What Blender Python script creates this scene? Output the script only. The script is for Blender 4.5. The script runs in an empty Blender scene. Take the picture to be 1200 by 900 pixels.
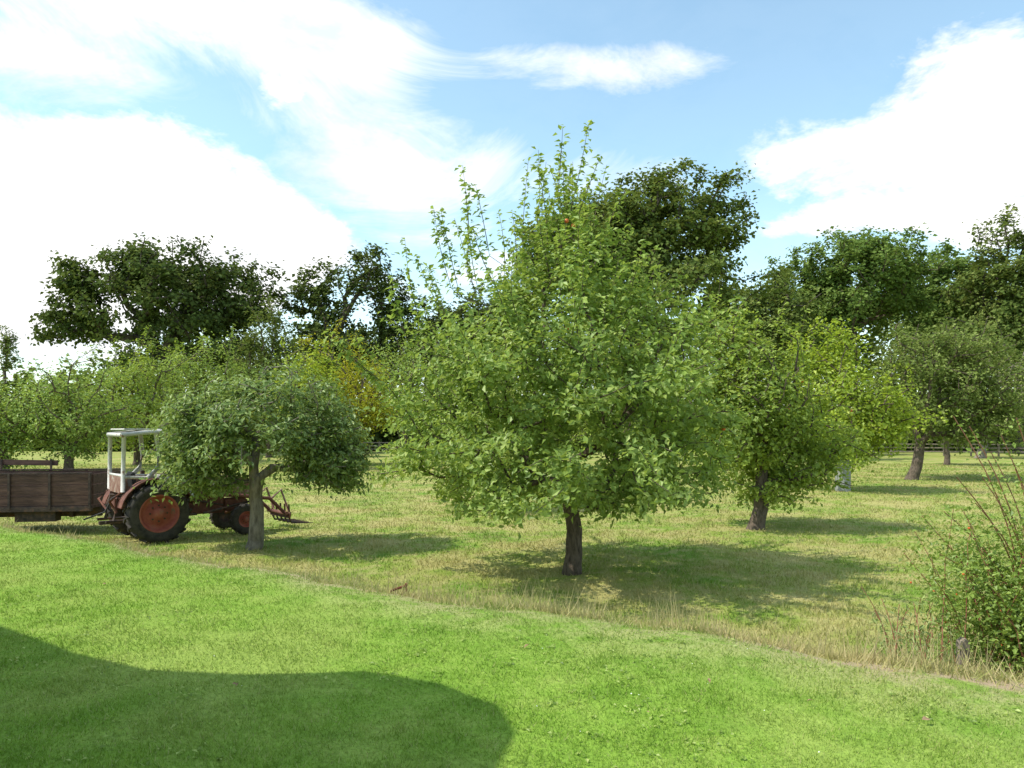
import bpy, math, numpy as np
from mathutils import Vector, noise as mn
from mathutils import Matrix
scene=bpy.context.scene
F=850.0; CU=600.0; HV=505.0; CAMZ=2.5
def W(u,v,d): return np.array([(u-CU)/F*d, d, CAMZ+(HV-v)/F*d])

# ---------------------------------------------------------------- materials
def newmat(name):
    m=bpy.data.materials.new(name); m.use_nodes=True
    nt=m.node_tree; nt.nodes.clear()
    out=nt.nodes.new('ShaderNodeOutputMaterial')
    return m,nt,out
def N(nt,t,**kw):
    n=nt.nodes.new(t)
    for k,v in kw.items(): setattr(n,k,v)
    return n
def ramp(nt,fac,cols):
    r=N(nt,'ShaderNodeValToRGB'); els=r.color_ramp.elements
    while len(els)<len(cols): els.new(0.5)
    for e,(p,c) in zip(els,cols):
        e.position=p; e.color=(c[0],c[1],c[2],1)
    nt.links.new(fac,r.inputs[0]); return r.outputs[0]
def noise(nt,vec,scale,detail=4,rough=0.55):
    n=N(nt,'ShaderNodeTexNoise'); n.inputs['Scale'].default_value=scale
    n.inputs['Detail'].default_value=detail; n.inputs['Roughness'].default_value=rough
    if vec is not None: nt.links.new(vec,n.inputs['Vector'])
    return n.outputs['Fac']
def mixc(nt,f,a,b,mode='MIX'):
    m=N(nt,'ShaderNodeMix',data_type='RGBA',blend_type=mode)
    for s,v in ((m.inputs[0],f),(m.inputs[6],a),(m.inputs[7],b)):
        if isinstance(v,bpy.types.NodeSocket): nt.links.new(v,s)
        elif isinstance(v,(int,float)): s.default_value=v
        else: s.default_value=(v[0],v[1],v[2],1)
    return m.outputs[2]
def mth(nt,op,a,b=None,c=None,clamp=False):
    m=N(nt,'ShaderNodeMath',operation=op); m.use_clamp=clamp
    for i,v in enumerate((a,b,c)):
        if v is None: continue
        if isinstance(v,(int,float)): m.inputs[i].default_value=v
        else: nt.links.new(v,m.inputs[i])
    return m.outputs[0]
def sstep(nt,x,a,b,lo=0.0,hi=1.0):
    m=N(nt,'ShaderNodeMapRange',interpolation_type='SMOOTHSTEP')
    nt.links.new(x,m.inputs[0]); m.inputs[1].default_value=a; m.inputs[2].default_value=b
    m.inputs[3].default_value=lo; m.inputs[4].default_value=hi
    return m.outputs[0]
def attr(nt,name):
    a=N(nt,'ShaderNodeAttribute'); a.attribute_name=name; return a.outputs['Fac']

def leafmat(name,dark,mid,light,trans=0.35,tcol=None,gloss=0.035,rough=0.5,gain=1.9):
    m,nt,out=newmat(name)
    g=lambda c:(c[0]*gain*1.08,c[1]*gain*0.97,c[2]*gain)
    dark,mid,light=g(dark),g(mid),g(light)
    col=ramp(nt,attr(nt,'rnd'),[(0.0,dark),(0.5,mid),(1.0,light)])
    p=N(nt,'ShaderNodeBsdfDiffuse'); nt.links.new(col,p.inputs[0]); base=p.outputs[0]
    if gloss:
        gl=N(nt,'ShaderNodeBsdfGlossy'); gl.inputs['Roughness'].default_value=rough; gl.inputs[0].default_value=(1,1,1,1)
        m0=N(nt,'ShaderNodeMixShader'); m0.inputs[0].default_value=gloss
        nt.links.new(p.outputs[0],m0.inputs[1]); nt.links.new(gl.outputs[0],m0.inputs[2]); base=m0.outputs[0]
    t=N(nt,'ShaderNodeBsdfTranslucent')
    tc=mixc(nt,0.5,col,tcol or [min(0.8,light[0]*1.3),min(0.8,light[1]*1.3),light[2]*0.6])
    nt.links.new(tc,t.inputs[0])
    mx=N(nt,'ShaderNodeMixShader'); mx.inputs[0].default_value=trans
    nt.links.new(base,mx.inputs[1]); nt.links.new(t.outputs[0],mx.inputs[2])
    nt.links.new(mx.outputs[0],out.inputs[0]); return m
def simplemat(name,c1,c2,scale=6,rough=0.8,bump=0.3,metal=0.0,stretch=(1,1,1),spec=0.3,c3=None):
    m,nt,out=newmat(name)
    tc=N(nt,'ShaderNodeTexCoord'); mp=N(nt,'ShaderNodeMapping'); mp.inputs['Scale'].default_value=stretch
    nt.links.new(tc.outputs['Object'],mp.inputs[0])
    n=noise(nt,mp.outputs[0],scale,5,0.65)
    cols=[(0.32,c1),(0.58,c2)]
    if c3: cols.append((0.66,c3))
    col=ramp(nt,n,cols)
    p=N(nt,'ShaderNodeBsdfPrincipled'); nt.links.new(col,p.inputs['Base Color'])
    p.inputs['Roughness'].default_value=rough; p.inputs['Metallic'].default_value=metal
    p.inputs['Specular IOR Level'].default_value=spec
    if bump>0:
        b=N(nt,'ShaderNodeBump'); b.inputs['Strength'].default_value=bump; b.inputs['Distance'].default_value=0.02
        n2=noise(nt,mp.outputs[0],scale*4,3,0.6); nt.links.new(n2,b.inputs['Height'])
        nt.links.new(b.outputs[0],p.inputs['Normal'])
    nt.links.new(p.outputs[0],out.inputs[0]); return m

M={}
M['bark']=simplemat('bark',(0.045,0.034,0.024),(0.15,0.115,0.085),9,0.9,0.9,stretch=(2.5,2.5,0.6))
M['barkpale']=simplemat('bark_pale',(0.10,0.088,0.068),(0.25,0.22,0.17),6,0.9,0.8,stretch=(2,2,0.6))
M['barkdark']=simplemat('bark_dark',(0.025,0.02,0.016),(0.08,0.065,0.05),3,0.9,0.0)
M['apple']=leafmat('apple_leaf',(0.055,0.100,0.018),(0.115,0.185,0.034),(0.225,0.295,0.085),0.34)
M['apple2']=leafmat('apple_leaf_yellowish',(0.060,0.105,0.016),(0.12,0.185,0.028),(0.22,0.28,0.06),0.36)
M['lime']=leafmat('lime_leaf',(0.08,0.130,0.015),(0.15,0.22,0.025),(0.25,0.31,0.045),0.4)
M['yellow']=leafmat('yellowing_leaf',(0.085,0.135,0.015),(0.165,0.195,0.02),(0.27,0.26,0.03),0.38,gloss=0)
M['medlar']=leafmat('medlar_leaf',(0.046,0.085,0.022),(0.095,0.155,0.040),(0.20,0.265,0.10),0.27,gloss=0.04)
M['olive']=leafmat('olive_green_leaf',(0.042,0.068,0.018),(0.083,0.122,0.032),(0.15,0.19,0.062),0.28,gloss=0)
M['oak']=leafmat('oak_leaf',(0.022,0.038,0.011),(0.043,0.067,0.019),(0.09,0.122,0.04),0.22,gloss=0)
M['oak2']=leafmat('oak_leaf_pale',(0.032,0.054,0.013),(0.065,0.10,0.026),(0.135,0.17,0.05),0.25,gloss=0)  # paler green than the other oak leaf; shared with the woodland
M['ash']=leafmat('ash_leaf',(0.033,0.062,0.016),(0.068,0.115,0.027),(0.125,0.18,0.05),0.28,gloss=0)
M['fruit']=simplemat('apple_fruit',(0.45,0.06,0.02),(0.6,0.16,0.04),20,0.4,0.0)
M['rosestem']=simplemat('rose_stem',(0.20,0.075,0.04),(0.32,0.15,0.09),10,0.6,0.0)

# ---------------------------------------------------------------- terrain
EX=np.array([-60,-30,-14,-9.7,-4.85,-1.56,1.74,3.3,5,10,30,60.])
EY=np.array([50,28,16.9,13.5,10.1,7.75,6.0,4.85,3.8,1.2,-9,-24.])
def sdist(x,y):
    ye=np.interp(x,EX,EY)+0.10*np.sin(x*1.7)+0.06*np.sin(x*4.1+1)+0.035*np.sin(x*9.3)
    return (y-ye)*0.82
def th(x,y):
    x=np.asarray(x,float); y=np.asarray(y,float)
    s=sdist(x,y)
    wdt=np.interp(x,[-10,-4,3],[2.2,2.8,3.6])
    t=np.clip((s+0.5)/wdt,0,1); t=t*t*(3-2*t)
    near=np.clip(1-np.hypot(x,y)/120,0,1)
    und=0.035*np.sin(x*0.61+0.7)*np.cos(y*0.43)+0.018*np.sin(x*1.9+y*1.3)+0.012*np.sin(x*3.7-y*2.9)
    return 0.85*(1-t)+und*near*(0.35+0.65*t)
def build_mesh(name,V,tris=None,quads=None,mats=(),tmi=None,qmi=None,rnd=None,smooth_q=True,extra=None):
    me=bpy.data.meshes.new(name)
    nt_=0 if tris is None else len(tris); nq=0 if quads is None else len(quads)
    me.vertices.add(len(V)); me.vertices.foreach_set('co',np.asarray(V,np.float32).ravel())
    lv=[]
    if nt_: lv.append(np.asarray(tris).ravel())
    if nq: lv.append(np.asarray(quads).ravel())
    lv=np.concatenate(lv).astype(np.int32)
    me.loops.add(len(lv)); me.loops.foreach_set('vertex_index',lv)
    me.polygons.add(nt_+nq)
    ls=np.concatenate([np.arange(nt_)*3, nt_*3+np.arange(nq)*4]).astype(np.int32)
    me.polygons.foreach_set('loop_start',ls)
    mi=np.zeros(nt_+nq,np.int32)
    if tmi is not None and nt_: mi[:nt_]=tmi
    if qmi is not None and nq: mi[nt_:]=qmi
    for m in mats: me.materials.append(m)
    me.polygons.foreach_set('material_index',mi)
    sm=np.zeros(nt_+nq,bool)
    if smooth_q: sm[nt_:]=True
    me.polygons.foreach_set('use_smooth',sm)
    if rnd is not None:
        a=me.attributes.new('rnd','FLOAT','POINT'); a.data.foreach_set('value',np.asarray(rnd,np.float32))
    for k,v in (extra or {}).items():
        a=me.attributes.new(k,'FLOAT','POINT'); a.data.foreach_set('value',np.asarray(v,np.float32))
    me.update(calc_edges=True)
    ob=bpy.data.objects.new(name,me); scene.collection.objects.link(ob); return ob

def grass_color(nt,pos,det=3):
    a=noise(nt,pos,0.5,det,0.6); b=noise(nt,pos,2.9,det,0.65)
    lawn=ramp(nt,b,[(0.3,(0.170,0.305,0.036)),(0.52,(0.230,0.375,0.050)),(0.72,(0.315,0.43,0.085))])
    lawn=mixc(nt,sstep(nt,a,0.46,0.64,0,0.6),lawn,(0.34,0.42,0.10))
    orch=ramp(nt,a,[(0.36,(0.165,0.285,0.036)),(0.48,(0.27,0.335,0.065)),(0.60,(0.42,0.385,0.14))])
    orch=mixc(nt,sstep(nt,b,0.44,0.62,0,0.6),orch,(0.46,0.40,0.18))
    return lawn,orch,b
m,nt,out=newmat('grass_ground')
geo=N(nt,'ShaderNodeNewGeometry'); pos=geo.outputs['Position']
lawn,orch,b=grass_color(nt,pos,5)
col=mixc(nt,attr(nt,'lawn'),orch,lawn)
fine=noise(nt,pos,38,4,0.7)
dryf=mth(nt,'MULTIPLY',attr(nt,'dry'),sstep(nt,b,0.34,0.56))
col=mixc(nt,mth(nt,'MULTIPLY',dryf,0.8),col,(0.46,0.38,0.22))
soil=mth(nt,'MULTIPLY',attr(nt,'soil'),sstep(nt,b,0.40,0.58))
col=mixc(nt,soil,col,(0.46,0.34,0.23))
col=mixc(nt,sstep(nt,fine,0.3,0.62,0.45,0.0),col,(0.08,0.115,0.02))
p=N(nt,'ShaderNodeBsdfPrincipled'); nt.links.new(col,p.inputs['Base Color']); p.inputs['Roughness'].default_value=0.95
p.inputs['Specular IOR Level'].default_value=0.1
bp=N(nt,'ShaderNodeBump'); bp.inputs['Strength'].default_value=0.7; bp.inputs['Distance'].default_value=0.04
nt.links.new(noise(nt,pos,22,4,0.7),bp.inputs['Height']); nt.links.new(bp.outputs[0],p.inputs['Normal'])
nt.links.new(p.outputs[0],out.inputs[0]); M['ground']=m

def zones(x,y):
    s=sdist(x,y)
    lawn=1-np.clip((s+0.3)/0.6,0,1)
    cen=np.interp(x,[-12,-4,0,3.3],[0.0,0.0,0.2,0.25]); wd=np.interp(x,[-12,-4,0,3.3],[0.25,0.35,0.9,1.0])
    dry=np.exp(-((s-cen)/wd)**2)
    soil=1.3*np.exp(-((x-3.7)/1.0)**2-((s-0.02)/0.27)**2)+0.9*np.exp(-((x+3.2)/1.8)**2-((s+0.02)/0.15)**2)+1.2*np.exp(-((x-2.3)/0.45)**2-((s-0.1)/0.2)**2)+0.6*np.exp(-((x+0.9)/0.5)**2-((s-0.0)/0.13)**2)+0.8*np.exp(-((x-1.3)/0.4)**2-((s-0.25)/0.2)**2)
    return lawn,dry,np.clip(soil,0,1)
def axis(segs):
    o=[]
    for a,b_,st in segs: o.append(np.arange(a,b_,st))
    return np.unique(np.round(np.concatenate(o),4))
gx=axis([(-2000,-200,200),(-200,-40,10),(-40,-14,1),(-14,12,0.11),(12,40,1),(40,200,10),(200,2001,200)])
gy=axis([(-600,-60,60),(-60,-4,4),(-4,2,0.5),(2,18,0.11),(18,50,0.8),(50,200,8),(200,2601,200)])
X,Y=np.meshgrid(gx,gy); Z=th(X,Y)
V=np.stack([X.ravel(),Y.ravel(),Z.ravel()],1)
nx,ny=len(gx),len(gy); i=np.arange(nx-1)[None,:]+nx*np.arange(ny-1)[:,None]; i=i.ravel()
q=np.stack([i,i+1,i+1+nx,i+nx],1)
l_,d_,s_=zones(V[:,0],V[:,1])
build_mesh('grass_ground',V,quads=q,mats=[M['ground']],extra={'lawn':l_,'dry':d_,'soil':s_})

def blademat(name,kind):
    m,nt,out=newmat(name)
    geo=N(nt,'ShaderNodeNewGeometry'); pos=geo.outputs['Position']
    lawn,orch,b=grass_color(nt,pos,2)
    col=lawn if kind=='lawn' else orch
    r=attr(nt,'rnd')
    col=mixc(nt,sstep(nt,r,0.0,0.5,0.45,0.0),col,(0.10,0.17,0.022))
    col=mixc(nt,sstep(nt,r,0.84 if kind=='lawn' else 0.68,0.96,0.0,0.6),col,(0.50,0.47,0.22))
    col=mixc(nt,mth(nt,'MULTIPLY',attr(nt,'dry'),0.75),col,(0.56,0.46,0.27))
    p=N(nt,'ShaderNodeBsdfDiffuse'); nt.links.new(col,p.inputs[0])
    t=N(nt,'ShaderNodeBsdfTranslucent'); nt.links.new(col,t.inputs[0])
    mx=N(nt,'ShaderNodeMixShader'); mx.inputs[0].default_value=0.3
    nt.links.new(p.outputs[0],mx.inputs[1]); nt.links.new(t.outputs[0],mx.inputs[2]); nt.links.new(mx.outputs[0],out.inputs[0])
    return m
def blades(name,x,y,h,w,rng,mat,dry,lean=0.5):
    n=len(x); z=th(x,y)-0.01
    a=rng.uniform(0,2*np.pi,n); c=np.stack([np.cos(a),np.sin(a),0*a],1)*w[:,None]*0.5
    b_=rng.uniform(0,2*np.pi,n); l=rng.uniform(0.1,lean,n)*h
    P=np.stack([x,y,z],1)
    tip=P+np.stack([np.cos(b_)*l,np.sin(b_)*l,h],1)
    V=np.stack([P-c,P+c,tip],1).reshape(-1,3)
    t=np.arange(n*3).reshape(-1,3)
    r=np.repeat(rng.random(n),3)
    return build_mesh(name,V,tris=t,mats=[mat],rnd=r,extra={'dry':np.repeat(dry,3)})
rng=np.random.default_rng(5)
n=400000
d=2.2*(17/2.2)**rng.random(n)**0.85; uu=rng.uniform(-0.85,0.8,n); x=uu*d; y=d
s=sdist(x,y); k=(s<0.15*rng.random(n))
x,y,d,s=x[k],y[k],d[k],s[k]
_,dr,so=zones(x,y); k=rng.random(len(x))>np.clip(so*0.85+dr*0.25,0,0.9); x,y,d,dr=x[k],y[k],d[k],dr[k]
tuft=0.75+0.5*(0.5+0.5*np.sin(x*5.1+2*np.sin(y*3.3))*np.sin(y*6.2+1.5*np.sin(x*4.1)))
blades('lawn_grass',x,y,rng.uniform(0.012,0.036,len(x))*(1+d*0.02)*tuft,0.004+0.001*d,rng,blademat('lawn_blades','lawn'),np.clip(dr*rng.random(len(x))*0.9,0,1),1.3)
n=300000
d=4.0*(55/4.0)**rng.random(n); uu=rng.uniform(-0.8,0.8,n); x=uu*d; y=d
s=sdist(x,y); k=(s>-0.15*rng.random(n)); x,y,d,s=x[k],y[k],d[k],s[k]
_,dr,so=zones(x,y); k=rng.random(len(x))>np.clip(so*0.85,0,0.9); x,y,d,dr,s=x[k],y[k],d[k],dr[k],s[k]
cl=0.5+0.5*np.sin(x*2.3+1.7*np.sin(y*1.3))*np.sin(y*2.9+1.3*np.sin(x*1.9))
tall=np.exp(-((s-0.9)/1.4)**2)*(rng.random(len(x))<0.28)*cl
h=rng.uniform(0.02,0.075,len(x))*(1+0.012*d)*(0.6+0.8*cl)+tall*rng.uniform(0.0,0.18,len(x))
dryb=np.clip(dr*0.7*rng.random(len(x))+tall*0.6*(rng.random(len(x))<0.7)+0.4*(rng.random(len(x))<0.18),0,1)
M['rough']=blademat('rough_blades','orch')
blades('orchard_grass',x,y,h,0.004+0.0014*d,rng,M['rough'],dryb,1.2)
n=3800; x=rng.uniform(-2.5,5.0,n); s0=np.abs(rng.normal(1.1,1.2,n)); y=np.interp(x,EX,EY)+s0/0.82
cl=np.array([mn.noise(Vector((a*1.1,b_*1.1,3))) for a,b_ in zip(x,y)]); k=cl>0.0; x,y=x[k],y[k]
blades('straw_stalks',x,y,rng.uniform(0.12,0.42,len(x)),np.full(len(x),0.008),rng,M['rough'],rng.uniform(0.5,1,len(x)),0.6)

# ---------------------------------------------------------------- trees
def skeleton(base,fork,targets,rng,seg,Lw=0.3,jit=0.06,trunkwob=0.012,upb=0.06):
    base=np.array(base,float); fork=np.array(fork,float)
    nT=8; cap=60000
    P=np.zeros((cap,3)); T=np.zeros((cap,3)); par=np.full(cap,-1); L=np.full(cap,1e9)
    tl=np.linalg.norm(fork-base)
    for i in range(nT+1):
        f=i/nT; P[i]=base+(fork-base)*f
        P[i,0]+=0.03*tl*math.sin(f*math.pi*1.3)
        if 0<i<nT: P[i,:2]+=rng.normal(0,trunkwob*tl*0.6,2)
        par[i]=i-1
    fork=P[nT]
    tv=(fork-base)/tl; T[:nT+1]=tv; L[nT]=0; L[nT-1]=0.1; L[nT-2]=0.2; L[nT-3]=0.35
    n=nT+1
    order=np.argsort(np.linalg.norm(targets-fork,axis=1)); tip_of={}
    for ti in order:
        t=targets[ti]; dv=t-P[:n]; dd=np.linalg.norm(dv,axis=1)+1e-6
        cs=np.einsum('ij,ij->i',dv,T[:n])/dd
        cost=dd*(1+0.45*(1-cs))+Lw*L[:n]
        j=int(np.argmin(cost)); dist=dd[j]; kk=max(1,int(round(dist/seg)))
        p0=P[j]; p1=p0+T[j]*dist*0.38+np.array([0,0,upb*dist])
        prev=j
        for q_ in range(1,kk+1):
            f=q_/kk; pt=(1-f)**2*p0+2*f*(1-f)*p1+f*f*t
            if q_<kk: pt=pt+rng.normal(0,jit*seg*1.5,3)
            P[n]=pt; v=pt-P[prev]; ln=np.linalg.norm(v)+1e-9; T[n]=v/ln; par[n]=prev; L[n]=L[prev]+ln
            prev=n; n+=1
        tip_of[ti]=prev
    return P[:n],T[:n],par[:n],tip_of
def tube_mesh(P,T,par,r,sides_big=9,thr=0.035):
    Vs=[];Qs=[];off=0
    idx=np.arange(1,len(P)); 
    ref=np.array([0.23,0.97,0.08]); ref/=np.linalg.norm(ref)
    A=np.cross(T,ref); A/=np.linalg.norm(A,axis=1)[:,None]+1e-9; B=np.cross(T,A)
    for sel,k in ((idx[r[idx]>=thr],sides_big),(idx[r[idx]<thr],4)):
        if len(sel)==0: continue
        pi=par[sel]
        ang=np.arange(k)/k*2*np.pi; ca=np.cos(ang)[None,:,None]; sa=np.sin(ang)[None,:,None]
        rp=np.minimum(r[pi],r[sel]*1.35)
        same=(rp>=r[pi]*0.999)
        Ap=np.where(same[:,None],A[pi],A[sel]); Bp=np.where(same[:,None],B[pi],B[sel])
        R0=P[pi][:,None,:]+(Ap[:,None,:]*ca+Bp[:,None,:]*sa)*rp[:,None,None]
        R1=P[sel][:,None,:]+(A[sel][:,None,:]*ca+B[sel][:,None,:]*sa)*r[sel][:,None,None]
        V=np.concatenate([R0,R1],1).reshape(-1,3); m_=len(sel)
        b0=np.arange(m_)[:,None]*2*k+off; i0=np.arange(k)[None,:]; i1=(i0+1)%k
        Q=np.stack([b0+i0,b0+i1,b0+k+i1,b0+k+i0],2).reshape(-1,4)
        Vs.append(V);Qs.append(Q);off+=len(V)
    return np.concatenate(Vs),np.concatenate(Qs)
def leaf_mesh(pos,size,rng,up=0.5,droop=0.2,aspect=0.6,out_from=None):
    n=len(pos)
    nrm=rng.normal(0,1,(n,3)); nrm/=np.linalg.norm(nrm,axis=1)[:,None]
    nrm[:,2]=np.abs(nrm[:,2]); nrm+=np.array([0,0,up])
    if out_from is not None:
        o=pos-out_from; o/=np.linalg.norm(o,axis=1)[:,None]+1e-6; nrm+=o*0.55
    nrm/=np.linalg.norm(nrm,axis=1)[:,None]
    d_=rng.normal(0,1,(n,3)); d_[:,2]-=droop; d_-=nrm*np.einsum('ij,ij->i',d_,nrm)[:,None]
    d_/=np.linalg.norm(d_,axis=1)[:,None]+1e-9
    s_=np.cross(nrm,d_); L=size*rng.uniform(0.55,1.3,n)[:,None]; w_=L*aspect*0.5
    b_=pos; tip=pos+d_*L-nrm*L*0.12
    l=pos+d_*L*0.45+s_*w_+nrm*L*0.10; r_=pos+d_*L*0.45-s_*w_+nrm*L*0.10
    V=np.stack([b_,l,tip,r_],1).reshape(-1,3)
    b0=np.arange(n)[:,None]*4
    Tt=np.concatenate([b0+np.array([0,2,1]),b0+np.array([0,3,2])],1).reshape(-1,3)
    return V,Tt
def tree(name,base,fork,R,targets,leafm,bark,seed=0,per=30,size=0.09,sigma=0.12,seg=0.3,up=0.5,rmin=0.004,
         shoots=None,shoot_per=30,fruit=0,pw=0.5,Lw=0.3,back=2,aspect=0.6,droop=0.2,fruit_at=None,jit=0.06,upb=0.06,shoot_r=0.007):
    rng=np.random.default_rng(seed+100)
    base=np.array(base,float); base[2]=th(base[0],base[1])-0.05
    tg=np.array(targets); nreg=len(tg)
    if shoots is not None and len(shoots): tg=np.concatenate([tg,np.array([s_[0] for s_ in shoots])])
    P,T,par,tip=skeleton(base,fork,tg,rng,seg,Lw=Lw,jit=jit,upb=upb)
    sh=[]
    if shoots is not None and len(shoots):
        nP=[];nT_=[];npar=[];c=len(P)
        for i_,(a_,b_) in enumerate(shoots):
            e=tip[nreg+i_]; a0=P[e]; b_=np.array(b_); bow=rng.normal(0,0.03,3); prev=e
            ln=np.linalg.norm(b_-a0)
            for f in (0.25,0.5,0.75,1.0):
                pt=a0+(b_-a0)*f+bow*ln*math.sin(f*math.pi); nP.append(pt); nT_.append((b_-a0)/ln); npar.append(prev); prev=c; c+=1
            sh.append((a0,b_,bow,ln))
        P=np.concatenate([P,nP]);T=np.concatenate([T,nT_]);par=np.concatenate([par,npar])
    w=np.zeros(len(P))
    for ti,v_ in tip.items(): w[v_]+=1
    for i in range(len(P)-1,0,-1): w[par[i]]+=w[i]
    r=np.maximum(rmin,R*(np.maximum(w,0.2)/w[0])**pw)
    r[:9]*=np.array([1.3,1.08,1.0,0.96,0.93,0.9,0.88,0.86,0.80])
    if sh: 
        for i_ in range(len(sh)):
            o=len(P)-4*(len(sh)-i_); r[o:o+4]=np.array([1,0.8,0.6,0.4])*shoot_r
    V,Q=tube_mesh(P,T,par,r)
    pts=[];rr_=[]
    for ti in range(nreg):
        e=tip[ti]; a=e
        for _ in range(back):
            if par[a]>7: a=par[a]
        m_=max(3,int(per*rng.uniform(0.4,1.6))); u_=rng.random(m_)[:,None]**0.7
        sg=sigma*rng.uniform(0.6,1.3)
        g=rng.normal(0,1,(m_,3))*np.array([1,1,0.7])*sg
        pts.append(P[a]+(P[e]-P[a])*u_+g)
        c0=P[e]; nn=mn.noise(Vector(c0)*0.9)*0.35+rng.normal(0,0.10)
        rr_.append(np.clip(0.45+nn+rng.normal(0,0.2,m_),0,1))
    for (a0,b_,bow,ln) in sh:
        m_=int(shoot_per*ln*rng.uniform(0.6,1.3)); u_=rng.random(m_)[:,None]
        pts.append(a0+(b_-a0)*u_+bow*ln*np.sin(u_*math.pi)+rng.normal(0,0.03,(m_,3)))
        rr_.append(np.clip(rng.normal(0.5,0.2,m_),0,1))
    pts=np.concatenate(pts); rr_=np.concatenate(rr_)
    LV,LT=leaf_mesh(pts,size,rng,up=up,aspect=aspect,droop=droop,out_from=tg.mean(0))
    nV=len(V); allV=[V,LV]; tr=[LT+nV]; tmi=[np.ones(len(LT),int)]; rnd=[np.zeros(nV),np.repeat(rr_,4)]
    fr=[]
    if fruit: fr=list(pts[rng.integers(0,len(pts),fruit)])
    if fruit_at: fr+=list(fruit_at)
    if fr:
        import bmesh
        bm=bmesh.new(); bmesh.ops.create_icosphere(bm,subdivisions=2,radius=0.038)
        sv=np.array([v.co[:] for v in bm.verts]); st=np.array([[v.index for v in f.verts] for f in bm.faces]); bm.free()
        o=nV+len(LV)
        for c in fr:
            allV.append(sv+c-np.array([0,0,0.04])); tr.append(st+o); tmi.append(np.full(len(st),2)); o+=len(sv); rnd.append(np.zeros(len(sv)))
    return build_mesh(name,np.concatenate(allV),tris=np.concatenate(tr),quads=Q,mats=[bark,leafm,M['fruit']],
                  tmi=np.concatenate(tmi),qmi=np.zeros(len(Q),int),rnd=np.concatenate(rnd))
def ell(c,R,n,rng,inner=0.5,rough=0.3,seed=0,cut=-0.15,zlow=-1.0):
    out=[];c=np.array(c);R=np.array(R)
    while len(out)<n:
        v=rng.normal(0,1,3); v/=np.linalg.norm(v)
        if v[2]<zlow: continue
        rr=(inner**3+(1-inner**3)*rng.random())**(1/3)
        nn=mn.noise(Vector(v*1.9)+Vector((seed*7.3,seed*1.7,0)))
        f=1+rough*nn*1.6
        p_=v*rr*f
        if mn.noise(Vector(p_*3.1)+Vector((0,seed*3.1,5)))<cut: continue
        out.append(c+p_*R)
    return np.array(out)

# main apple tree
rng=np.random.default_rng(11)
D=12.7; base=W(670,672,D)
zs=np.array([1.15,1.45,1.8,2.6,3.6,4.3,4.9,5.4,5.9,6.3]); rs=np.array([1.7,2.65,3.05,3.1,2.75,2.35,1.75,1.2,0.7,0.3])
tg=[]
while len(tg)<1020:
    z=rng.uniform(1.15,6.3); rr=np.interp(z,zs,rs)
    if rng.random()>(rr/2.9)**1.3: continue
    a=rng.uniform(0,2*np.pi); q_=math.sqrt(rng.uniform(0.08,1.0))
    nn=mn.noise(Vector((math.cos(a)*1.9,math.sin(a)*1.9,z*1.1+4)))
    r_=rr*q_*(1+0.42*nn)
    p_=np.array([math.cos(a)*r_+(-0.12 if z<4 else 0.08),math.sin(a)*r_,z-0.25*(r_/2.9)**2*(z<2.6)])
    if mn.noise(Vector(p_*1.5)+Vector((9,2,1)))<-0.12: continue
    if z<1.5 and r_<0.8: continue
    tg.append(p_+np.array([base[0],base[1],0]))
shoots=[]
spec=[(500,400,470,272),(520,400,497,300),(560,340,548,198),(540,350,518,250),(590,330,583,228),(612,300,620,175),(645,270,660,160),(660,280,684,168),(636,270,640,190),
      (690,300,712,190),(575,310,560,235),(605,330,600,255),(700,330,740,262),(535,390,505,320),(490,420,465,330),(665,300,670,195),(720,360,760,300),(745,400,800,320),
      (530,340,510,250),(640,300,628,205),(672,270,698,200),(765,420,830,345),(515,360,484,292),(650,250,655,175),(625,290,630,185),(560,360,535,265),(680,290,690,215),(550,330,546,215)]
for a,b_,c,d_ in spec:
    dy=rng.uniform(-0.9,0.9)
    p0=W(a,b_,D)+np.array([0,dy,0]); p1=W(c,d_,D)+np.array([0,dy*1.2,0]); shoots.append((p0,p1))
for _ in range(240):
    t=tg[rng.integers(0,len(tg))]
    if t[2]<2.4: continue
    o=(t-np.array([base[0],base[1],t[2]]))*0.3
    shoots.append((t,t+o+np.array([rng.normal(0,.12),rng.normal(0,.12),rng.uniform(0.3,0.95)])))
tree('apple_tree',base,[base[0]-0.02,D,1.55],0.15,tg,M['apple'],M['bark'],seed=1,per=42,size=0.112,sigma=0.13,seg=0.28,shoots=shoots,shoot_per=52,
     fruit=14,fruit_at=[W(664,256,12.0),W(672,262,12.1)],pw=0.5)

rng=np.random.default_rng(21); D=15.5; b=W(297,642,D)
tg=np.concatenate([ell(W(305,500,D),(2.0,1.8,1.22),400,rng,0.5,0.25,3,-0.25,-0.6),
                   ell(W(230,518,D),(0.95,1.1,0.95),120,rng,0.4,0.25,4,-0.3),
                   ell(W(388,528,D),(0.95,1.0,0.85),120,rng,0.4,0.25,5,-0.3),
                   ell(W(405,555,D),(0.5,0.8,0.45),35,rng,0.3,0.25,7,-0.3),
                   ell(W(235,560,D),(0.7,1.1,0.45),50,rng,0.3,0.25,6,-0.3)])
tree('medlar_tree',b,[b[0]+0.05,D,1.75],0.155,tg,M['medlar'],M['barkpale'],seed=2,per=34,size=0.125,sigma=0.14,seg=0.3,up=0.6,droop=0.9,aspect=0.5,pw=0.42)

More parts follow.
